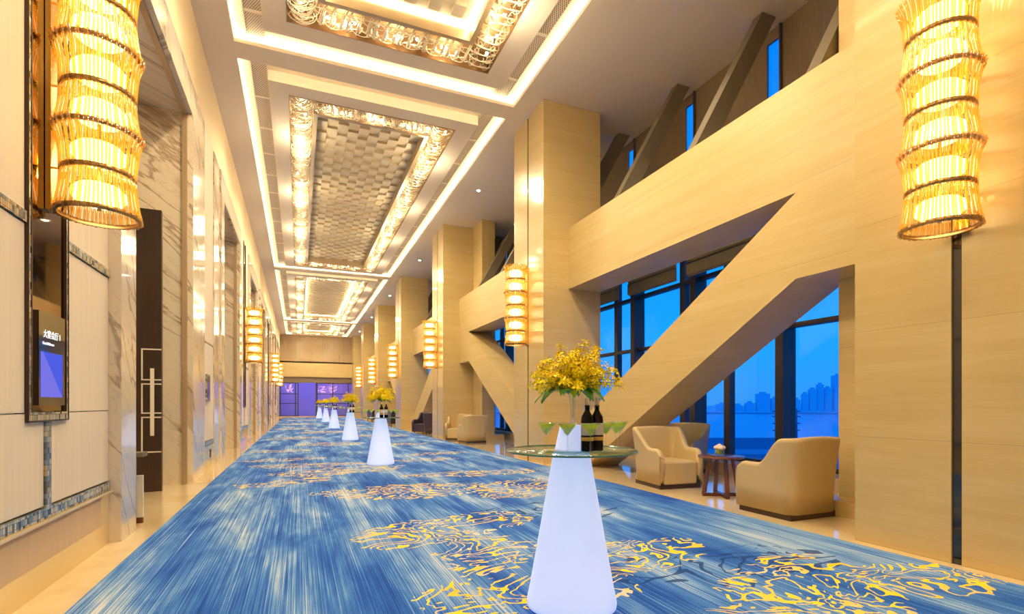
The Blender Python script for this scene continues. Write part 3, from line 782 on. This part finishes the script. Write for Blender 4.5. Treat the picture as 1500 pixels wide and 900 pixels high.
# ------------------------------------------------------------------ armchairs
def armchair_meshes():
    W_, D_ = .372, .375
    rad = .12; path = []
    for i in range(25): path.append((-W_, D_ - (2*D_-rad)*i/24, (-1,0)))
    for i in range(1, 7):
        a = PI + (PI/2)*i/7; path.append((-W_+rad+rad*math.cos(a), -D_+rad+rad*math.sin(a), (math.cos(a), math.sin(a))))
    for i in range(9): path.append((-W_+rad+(2*W_-2*rad)*i/8, -D_, (0,-1)))
    for i in range(1, 7):
        a = 1.5*PI + (PI/2)*i/7; path.append((W_-rad+rad*math.cos(a), -D_+rad+rad*math.sin(a), (math.cos(a), math.sin(a))))
    for i in range(25): path.append((W_, -D_+rad + (2*D_-rad)*i/24, (1,0)))
    mb = MB(); n = None
    def hgt(x, y):
        f = min(1, max(0, (.08 - y)/.37)); f = f*f*(3-2*f)
        h = .585 + .295*f
        if y > .26: h -= ((y-.26)/.10)**2*.075
        if y < -.3: h += .018*(1-(x/W_)**2)
        return h, f
    vs = []
    for (x, y, nn) in path:
        h, f = hgt(x, y); lean = .055*f
        t = .085
        pr = [(-.01,.06),(0,.30),(.012*f,.48),(lean,h-.05),(lean+.002,h-.018),(lean-.02,h-.002),(lean-.045,h),(lean-.07,h-.012),(lean-.082,h-.045),(-.085+.02*f,.50),(-.085,.36),(-.085,.2)]
        n = len(pr)
        for o, z in pr: vs.append((x+nn[0]*o, y+nn[1]*o, z))
    m = len(path); fs = []
    for i in range(m-1):
        for k in range(n-1): fs.append((i*n+k, i*n+k+1, (i+1)*n+k+1, (i+1)*n+k))
        fs.append((i*n+n-1, i*n, (i+1)*n, (i+1)*n+n-1))
    fs.append(tuple(range(n))); fs.append(tuple((m-1)*n+k for k in range(n-1,-1,-1)))
    mb.add(vs, fs, True)
    seat = MB().box(-.288,.288,-.29,.36,.06,.40)
    base = MB().box(-.345,.345,-.345,.345,0,.062)
    return mb, seat, base
def armchair(x, y, rz, lab, mat='leather', sc=1.0):
    e = empty('armchair', (x, y, 0), rz, lab, 'armchair', 'curved armchairs'); e.scale = (sc,sc,sc)
    sh, se, ba = armchair_meshes()
    o = sh.build('shell', M[mat], e)
    se.build('seat', M[mat], e, bevel=.035, segs=3)
    if mat == 'leather': ba.build('base', M['base'], e)
    else:
        for sx in (-.27,.27):
            for sy in (-.27,.27): MB().bar((sx,sy,.2),(sx*1.05,sy*1.05,0),.045,taper=.6).build('leg', M['base'], e)
    return e
armchair(5.17, 4.27, 0, 'cream leather armchair turned away from view, nearest the big stone column', sc=1.0)
armchair(5.24, 6.42, PI-.10, 'cream leather armchair facing the view behind the glass-topped table')
armchair(6.55, 7.62, PI/2+.45, 'shadowed armchair by the window, half hidden behind the cream armchair')
armchair(5.16, 17.45, PI-.55, 'cream armchair facing the view in the second bay')
armchair(5.20, 15.95, .1, 'cream armchair with its back to the view in the second bay')
armchair(4.98, 21.9, PI-.9, 'dark leather armchair beyond the third column, farther of two', 'leather2')
armchair(5.25, 21.1, -.5, 'dark leather armchair beyond the third column, nearer of two', 'leather2')

# side table
def side_table(x, y):
    e = empty('side_table', (x, y, 0), .35, 'round dark wooden side table between the cream armchairs', 'side table')
    MB().lathe([(.001,.518),(.285,.518),(.30,.526),(.30,.538),(.294,.545),(.001,.545)], 48).build('table_top', M['table_wood'], e)
    for k in range(4):
        a = PI/4 + k*PI/2; c_, s_ = math.cos(a), math.sin(a)
        MB().bar((c_*.15,s_*.15,.518),(c_*.235,s_*.235,.02),.042,.042).build('leg', M['table_wood'], e)
    for k in range(2):
        a = PI/4 + k*PI/2; c_, s_ = math.cos(a), math.sin(a)
        MB().bar((-c_*.25,-s_*.25,.02+.002*k),(c_*.25,s_*.25,.02+.002*k),.044,.04).build('cross_rail', M['table_wood'], e)
    return e
side_table(5.30, 5.38)
v = empty('flower_vase', (5.33, 5.44, .5455), 0, 'small glass vase with a ball of pale blush roses on the side table', 'vase')
MB().lathe([(.001,0),(.06,0),(.062,.01),(.062,.085),(.057,.085),(.057,.012),(.001,.012)], 24).build('glass_vase', M['clear'], v)
MB().lathe([(.001,.013),(.054,.013),(.05,.08),(.001,.08)], 16).build('green_stems', M['leaf2'], v)
for k in range(9):
    a = k*2.4; r = .055*math.sqrt(k/8.0)
    rs = MB(); c0 = Vector((math.cos(a)*r, math.sin(a)*r, .125 - r*.5))
    for q in range(9):
        b = q*2.39; rr = .008+.0035*q
        pts = [(rr*math.cos(b+t_)*1.0+c0.x, rr*math.sin(b+t_)+c0.y, c0.z + .02 - q*.003) for t_ in (-.7,-.35,0,.35,.7)]
        top = [(p[0]*1.0, p[1]*1.0, p[2]+.018) for p in pts]; bot = [(c0.x+(p[0]-c0.x)*.5, c0.y+(p[1]-c0.y)*.5, p[2]-.02) for p in pts]
        rs.add(top+pts+bot, [(i,i+1,6+i,5+i) for i in range(4)]+[(5+i,6+i,11+i,10+i) for i in range(4)], True)
    rs.lathe([(.001,-.03),(.03,-.02),(.037,0),(.03,.02),(.001,.026)], 12, tuple(c0))
    rs.build('rose', M['white_petal'], v)

# sideboards with bottles silhouettes further on
def sideboard(x, y, lab, ln=2.4):
    e = empty('sideboard', (x, y, 0), 0, lab, 'sideboard', 'dark sideboards along the far columns')
    B(-.2,.2,-ln/2,ln/2,.80,.84).build('top', M['table_wood'], e)
    B(-.17,.17,-ln/2+.05,ln/2-.05,.12,.80).build('body', M['dark_wood'], e)
    for sx in (-.14,.14):
        for sy in (-1,1): MB().bar((sx,sy*(ln/2-.1),.12),(sx,sy*(ln/2-.1),0),.05).build('leg', M['dark_wood'], e)
sideboard(4.98, 30.8, 'dark wooden sideboard behind the second cocktail table', 2.6)
sideboard(4.98, 38.9, 'dark wooden sideboard behind the third cocktail table', 3)

# ------------------------------------------------------------------ cocktail tables
TX = 1.549
def cocktail_table(x, y, lab):
    e = empty('cocktail_table', (x, y, .012), 0, lab, 'cocktail table', 'glowing cone cocktail tables')
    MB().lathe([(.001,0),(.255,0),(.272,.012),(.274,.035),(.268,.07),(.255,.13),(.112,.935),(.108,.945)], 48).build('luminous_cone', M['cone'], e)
    MB().lathe([(.001,.946),(.396,.946),(.396,.958),(.001,.958)], 64).build('glass_top', M['tglass'], e)
    MB().lathe([(.3965,.9465),(.40,.948),(.40,.956),(.3965,.9575),(.3965,.9465)], 64).build('glass_edge', M['edge'], e)
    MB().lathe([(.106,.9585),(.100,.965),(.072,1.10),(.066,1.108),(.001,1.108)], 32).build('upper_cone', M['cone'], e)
    return e
ty = [2.788, 10.83, 18.4, 27.6, 37.5, 47.5]; tx = [1.549,1.56,1.63,1.66,1.72,1.66]
tn = ['nearest the view','second from the view','third from the view','fourth from the view','fifth from the view','last, by the far glass doors']
ZT = .012+.958
def glass_parts():
    g = MB().lathe([(.001,.0),(.034,.0),(.033,.003),(.008,.007),(.0048,.012),(.0045,.085),(.005,.092),(.010,.100),(.057,.168),(.0558,.1685),(.009,.102),(.001,.097)], 24)
    d = MB().lathe([(.001,.0985),(.008,.1025),(.0510,.1605),(.001,.1605)], 24)
    return g, d
g, d = glass_parts(); gm = g.mesh('martini_glass'); gm.materials.append(M['clear']); dm = d.mesh('drink'); dm.materials.append(M['drink'])
def martini(x, y, z, lab):
    e = empty('martini_glass', (x,y,z), 0, lab, 'cocktail glass', 'martini glasses on the cone tables')
    a = bpy.data.objects.new('glass', gm); C.objects.link(a); a.parent = e
    b = bpy.data.objects.new('green_drink', dm); C.objects.link(b); b.parent = e
bot = [(.001,0),(.034,0),(.037,.006),(.037,.185),(.034,.205),(.022,.225),(.0145,.24),(.0135,.262)]
bm1 = MB().lathe(bot, 24).mesh('bottle_body'); bm1.materials.append(M['bottle'])
bm2 = MB().lathe([(.0142,.235),(.0148,.262),(.0152,.262),(.0152,.270),(.0142,.272),(.001,.2725)], 16).mesh('neck_foil'); bm2.materials.append(M['foil'])
bm5 = MB().lathe([(.0130,.2726),(.0122,.30),(.010,.315),(.001,.318)], 14).mesh('stopper'); bm5.materials.append(M['cork'])
bm3 = MB().lathe([(.0373,.095),(.0376,.096),(.0376,.165),(.0373,.166)], 24, nocap=True).mesh('paper_label'); bm3.materials.append(M['label'])
bm4 = MB().lathe([(.0373,.062),(.0378,.063),(.0378,.083),(.0373,.084)], 24, nocap=True).mesh('gold_label'); bm4.materials.append(M['goldband'])
bm6 = MB().lathe([(.0374,.084),(.0379,.085),(.0379,.089),(.0374,.09)], 24, nocap=True).mesh('black_band'); bm6.materials.append(M['foil'])
def bottle(x, y, z, lab):
    e = empty('wine_bottle', (x,y,z), random.uniform(0,3), lab, 'wine bottle', 'wine bottles on the cone tables')
    for nm, me in (('bottle_body',bm1),('neck_foil',bm2),('stopper',bm5),('paper_label',bm3),('gold_label',bm4),('black_band',bm6)):
        o = bpy.data.objects.new(nm, me); C.objects.link(o); o.parent = e

# bouquet
def blossom(mb, c, n, s, rnd):
    n = n.normalized(); t = n.orthogonal().normalized(); b = n.cross(t); ro = rnd.uniform(0, 2*PI)
    def P(a, r, h): return c + (t*math.cos(a)+b*math.sin(a))*r*s + n*h*s
    for k in range(5):
        a = ro + k*2*PI/5; w = .42 if k else .62; L = .9 if k else 1.25
        vs = [P(a,.05,0), P(a-w*.6,.5*L,.22), P(a-w*.45,.95*L,.10), P(a,1.05*L,-.05), P(a+w*.45,.95*L,.10), P(a+w*.6,.5*L,.22), P(a,.6*L,.05)]
        mb.add(vs, [(0,1,6),(1,2,6),(2,3,6),(3,4,6),(4,5,6),(5,0,6)], True)
    mb.add([P(ro,.12,.05),P(ro+2.1,.12,.05),P(ro+4.2,.12,.05),P(0,0,.35)], [(0,1,3),(1,2,3),(2,0,3),(0,2,1)])
def leafmesh(ang, L, W, up, droop, z0=.0):
    m = MB(); n = 8; vs = []
    for i in range(n+1):
        f = i/n; r = .03 + L*f; z = z0 + up*math.sin(PI*min(1,f*.8))*1.0 - droop*f*f
        w = W*math.sin(PI*min(1, f*.92+.06))**.8
        for s in (-1, 0, 1): vs.append((math.cos(ang)*r - math.sin(ang)*w*s, math.sin(ang)*r + math.cos(ang)*w*s, z + (.012 if s else 0)))
    fs = []
    for i in range(n):
        for k in range(2): a = i*3+k; fs.append((a,a+1,a+4,a+3))
    return m.add(vs, fs, True)
def bouquet(x, y, z, lab, detail, rz=0, seed=1):
    rnd = random.Random(seed)
    e = empty('orchid_arrangement', (x,y,z), rz, lab, 'flower arrangement', 'yellow orchid arrangements')
    MB().lathe([(.001,0),(.035,0),(.035,.006),(.018,.02),(.014,.05),(.018,.12),(.030,.20),(.036,.235),(.034,.235),(.028,.20),(.016,.12),(.012,.05),(.001,.022)], 24).build('trumpet_vase', M['clear'], e)
    stems = MB(); cs = []
    top = Vector((0,0,.22))
    ns = 52
    for k in range(ns):
        a = k*2.39996 + rnd.uniform(-.2,.2); f = (k+.5)/ns; el = math.acos(1-f*1.02)*.92
        L = rnd.uniform(.20,.27)*(1.18 if k in (3,8,20,27,31) else 1)
        d = Vector((math.sin(el)*math.cos(a), math.sin(el)*math.sin(a), math.cos(el)*.95+.12))
        pts = []
        for q in range(7):
            s = q/6; p = top + d*L*s*1.12; p.z -= .06*s*s*math.sin(el)
            if s > .7: p += Vector((math.cos(a),math.sin(a),-.3))*.02
            pts.append(p)
        stems.tube([(0,0,.05)]+pts, .0018, 4)
        for q in range(15):
            s = .34 + .66*q/14; i = min(5, int(s*6)); p = pts[i].lerp(pts[i+1], s*6-i)
            off = Vector((rnd.uniform(-1,1),rnd.uniform(-1,1),rnd.uniform(-.6,1)))*.026*(1.15-s*.5)
            cs.append((p+off, (d*.6+off*30+Vector((0,0,.15))).normalized(), rnd.uniform(.021,.031)))
    stems.build('flower_stems', M['stem'], e)
    if detail:
        cs.sort(key=lambda c_: (c_[0] - top).dot(Vector((-.45,-.86,.2))), reverse=True)
        for c_, n_, s_ in cs[:100]:
            mb = MB(); blossom(mb, c_, n_, s_, rnd); mb.build('blossom', M['petal'] if rnd.random() > .15 else M['petal2'], e)
        rest = cs[100:]
    else: rest = cs
    mb = MB()
    for c_, n_, s_ in rest: blossom(mb, c_, n_, s_*(1.0 if detail else 1.2), rnd)
    o = mb.build('blossoms', M['petal'], e); o['kind'] = 'stuff'
    for k in range(13):
        a = k*2*PI/13 + rnd.uniform(-.15,.15)
        leafmesh(a, rnd.uniform(.15,.21), rnd.uniform(.032,.046), .045, rnd.uniform(.02,.09), .19).build('leaf', M['leaf'] if k % 3 else M['leaf2'], e)
    return e
ord6 = ['standing first from the wall side','second from the wall side','before the bottles','right of the bottles','second from the column side','last on the column side']
T1G = [(1.37,2.77),(1.44,2.64),(1.54,2.55),(1.72,2.67),(1.82,2.71),(1.90,2.79)]
far_b = None
for k in range(6):
    cocktail_table(tx[k], ty[k], 'glowing white cone cocktail table with round glass top, ' + tn[k])
    if k == 0:
        bouquet(tx[0]+.01, ty[0], ZT+.150, 'large yellow orchid bouquet in a clear vase on the nearest cone table', True, 0, 5)
        for (gx, gy), nm in zip(T1G, ord6): martini(gx, gy, ZT, 'martini of lime drink on the nearest cone table, ' + nm)
        bottle(1.61, 2.83-.02, ZT, 'dark wine bottle nearest the white cone on the nearest table') if False else None
        bottle(1.575, 2.645, ZT, 'dark wine bottle on the nearest cone table, closer to the panelled wall')
        bottle(1.655, 2.665, ZT, 'dark wine bottle on the nearest cone table, closer to the columns')
    else:
        if far_b is None:
            far_b = bouquet(tx[k], ty[k], ZT+.150, 'yellow orchid bouquet on the cone table ' + tn[k], False, .5, 9)
        else:
            c_ = copy_tree(far_b); c_.location = (tx[k], ty[k], ZT+.150); c_.rotation_euler.z = k*1.3; c_['label'] = 'yellow orchid bouquet on the cone table ' + tn[k]
        ang = [200, 228, 252, 300, 325, 350, 20, 160]
        for q, a in enumerate(ang):
            martini(tx[k]+.33*math.cos(R(a)), ty[k]+.33*math.sin(R(a)), ZT, 'lime martini on cone table %s, %s' % (tn[k].split(',')[0], ['wall side','front left','before the bottles','front right','right of front','column side','back column side','back wall side'][q]))
        bottle(tx[k]-.01, ty[k]-.17, ZT, 'dark wine bottle on cone table %s, wall side' % tn[k])
        bottle(tx[k]+.085, ty[k]-.15, ZT, 'dark wine bottle on cone table %s, column side' % tn[k])

# ------------------------------------------------------------------ outside
t = NT('river_water'); n_ = t.noise(t.pos(), .05, 3)
M['water'] = t.done((.10,.42,.70), .3, normal=t.bump(n_, .1, .5))
tag(B(-300, 2600, -1500, 2600, -11.0, -10.5).build('river', M['water']), 'calm blue river beyond the windows at dusk', 'river', kind='stuff')
M['bank'] = plain('embankment', (.10,.16,.30), .9); M['road'] = plain('road', (.22,.32,.48), .7); M['tower'] = plain('hazy_tower', (.45,.72,.86), .9)  # distance haze is put into the pale blue tower colour
a = R(22.48)
def out(dist, u, zt=0): # point on the ground in a compass direction through the windows
    d = (u-750)/755.2; return (dist*(math.sin(a)+math.cos(a)*d), dist*(math.cos(a)-math.sin(a)*d))
def slab(name, near, far, z, mat, lab, cat, thick=1.5):
    p = [out(near,400), out(near,1700), out(far,1700), out(far,400)]
    m = MB(); m.add([(x,y,z-thick) for x,y in p]+[(x,y,z) for x,y in p], [(3,2,1,0),(4,5,6,7),(0,1,5,4),(1,2,6,5),(2,3,7,6),(3,0,4,7)])
    return tag(m.build(name, mat), lab, cat)
slab('near_embankment', 30, 165, -9.6, M['bank'], 'dark near embankment below the windows', 'embankment')
slab('embankment_road', 60, 78, -9.5, M['road'], 'pale road running along the near embankment', 'road', .08)
slab('riverside_path', 110, 122, -9.5, M['road'], 'pale riverside path along the water edge', 'path', .08)
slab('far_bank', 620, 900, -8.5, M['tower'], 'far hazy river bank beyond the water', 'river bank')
tw = [(1117,16,30,40),(1135,10,22,34),(1098,12,14,28),(1190,9,38,50),(1201,8,46,46),(1212,8,40,60),(1179,8,30,40),(1230,17,62,60),(1252,18,64,70),(1060,20,12,50),(1150,10,16,40),(1166,9,20,40),(1080,14,10,30),(735,25,40,60),(930,20,22,40),(960,22,28,40)]
twl = ['slim hazy tower, tallest of the skyline in the middle window','lower hazy block just right of the slim middle tower','low hazy block left of the slim middle tower','hazy tower at the left of the right-hand skyline group','hazy tower second in the right-hand skyline group','hazy narrow tower at the middle of the right-hand group','low narrow block leading the right-hand skyline group','tallest hazy tower beside the stone column edge','broad hazy tower cut by the stone column edge','long low block far left behind the side table','low hazy block hidden near the wide mullion','low hazy block just right of the wide mullion','small hazy block left in the middle window','hazy tower seen through the gap beyond the second column','hazy block seen left of the big brace','hazy block seen behind the big brace']
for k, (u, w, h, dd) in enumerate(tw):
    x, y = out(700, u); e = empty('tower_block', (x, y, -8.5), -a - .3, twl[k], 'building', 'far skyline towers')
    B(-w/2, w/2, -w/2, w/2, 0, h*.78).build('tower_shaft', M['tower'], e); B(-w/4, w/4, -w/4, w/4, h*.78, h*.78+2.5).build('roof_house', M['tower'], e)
M['ltw'] = emit('lit_windows', (.55,.8,1), 1.2)
x, y = out(610, 1160); ls = empty('lit_pavilion', (x, y, -8.5), -a, 'small lit building on the far river bank', 'building')
B(-9,9,-2,2,0,1.2).build('base_wall', M['tower'], ls); B(-8,8,-2.2,-2,.4,1.1).build('lit_window_row', M['ltw'], ls)
# jetty marker posts
for k, u in enumerate((1137, 1167)):
    x, y = out(150, u); e = empty('navigation_mast', (x, y, -9.6), 0, ['slim mast on the near river edge, beside the wide mullion','slim mast on the near river edge, nearer the stone column'][k], 'mast')
    MB().bar((0,0,0),(0,0,9.5),.35,taper=.5).build('pole', M['bank'], e)
    for z in (3,5,7,8.5): B(-1.4,1.4,-.1,.1,z,z+.3).build('crossarm', M['bank'], e)

# ------------------------------------------------------------------ world, camera, view
w = bpy.data.worlds.new('dusk'); bpy.context.scene.world = w; w.use_nodes = True
nt = w.node_tree; nt.nodes.clear()
o = nt.nodes.new('ShaderNodeOutputWorld'); bg = nt.nodes.new('ShaderNodeBackground'); tc = nt.nodes.new('ShaderNodeTexCoord')
sp = nt.nodes.new('ShaderNodeSeparateXYZ'); rp = nt.nodes.new('ShaderNodeValToRGB')
nt.links.new(tc.outputs['Generated'], sp.inputs[0]); nt.links.new(sp.outputs[2], rp.inputs[0]); nt.links.new(rp.outputs[0], bg.inputs[0]); nt.links.new(bg.outputs[0], o.inputs[0])
cr = rp.color_ramp; cr.elements[0].position = 0.0; cr.elements[0].color = (.03,.26,.72,1); cr.elements[1].position = .5; cr.elements[1].color = (.0,.20,.88,1)
e_ = cr.elements.new(.12); e_.color = (.008,.32,.95,1)
bg.inputs[1].default_value = .82

cam = bpy.data.cameras.new('camera'); co = bpy.data.objects.new('camera', cam); C.objects.link(co)
cam.sensor_width = 36; cam.lens = 36*755.2/1500; cam.shift_y = (592-450)/1500; cam.clip_end = 4000; cam.clip_start = .05
co.location = (0, 0, 1.25); co.rotation_euler = (PI/2, 0, -math.atan(312.5/755.2))
S = bpy.context.scene; S.camera = co
S.view_settings.view_transform = 'Standard'; S.view_settings.look = 'None'; S.view_settings.gamma = 1; S.view_settings.exposure = .72
S.view_settings.use_curve_mapping = False
S.cycles.max_bounces = 10; S.cycles.transparent_max_bounces = 24; S.cycles.diffuse_bounces = 5; S.cycles.glossy_bounces = 4
S.cycles.sample_clamp_indirect = 4.0; S.cycles.blur_glossy = .5; S.cycles.caustics_reflective = False; S.cycles.caustics_refractive = False
S.cycles.use_denoising = True
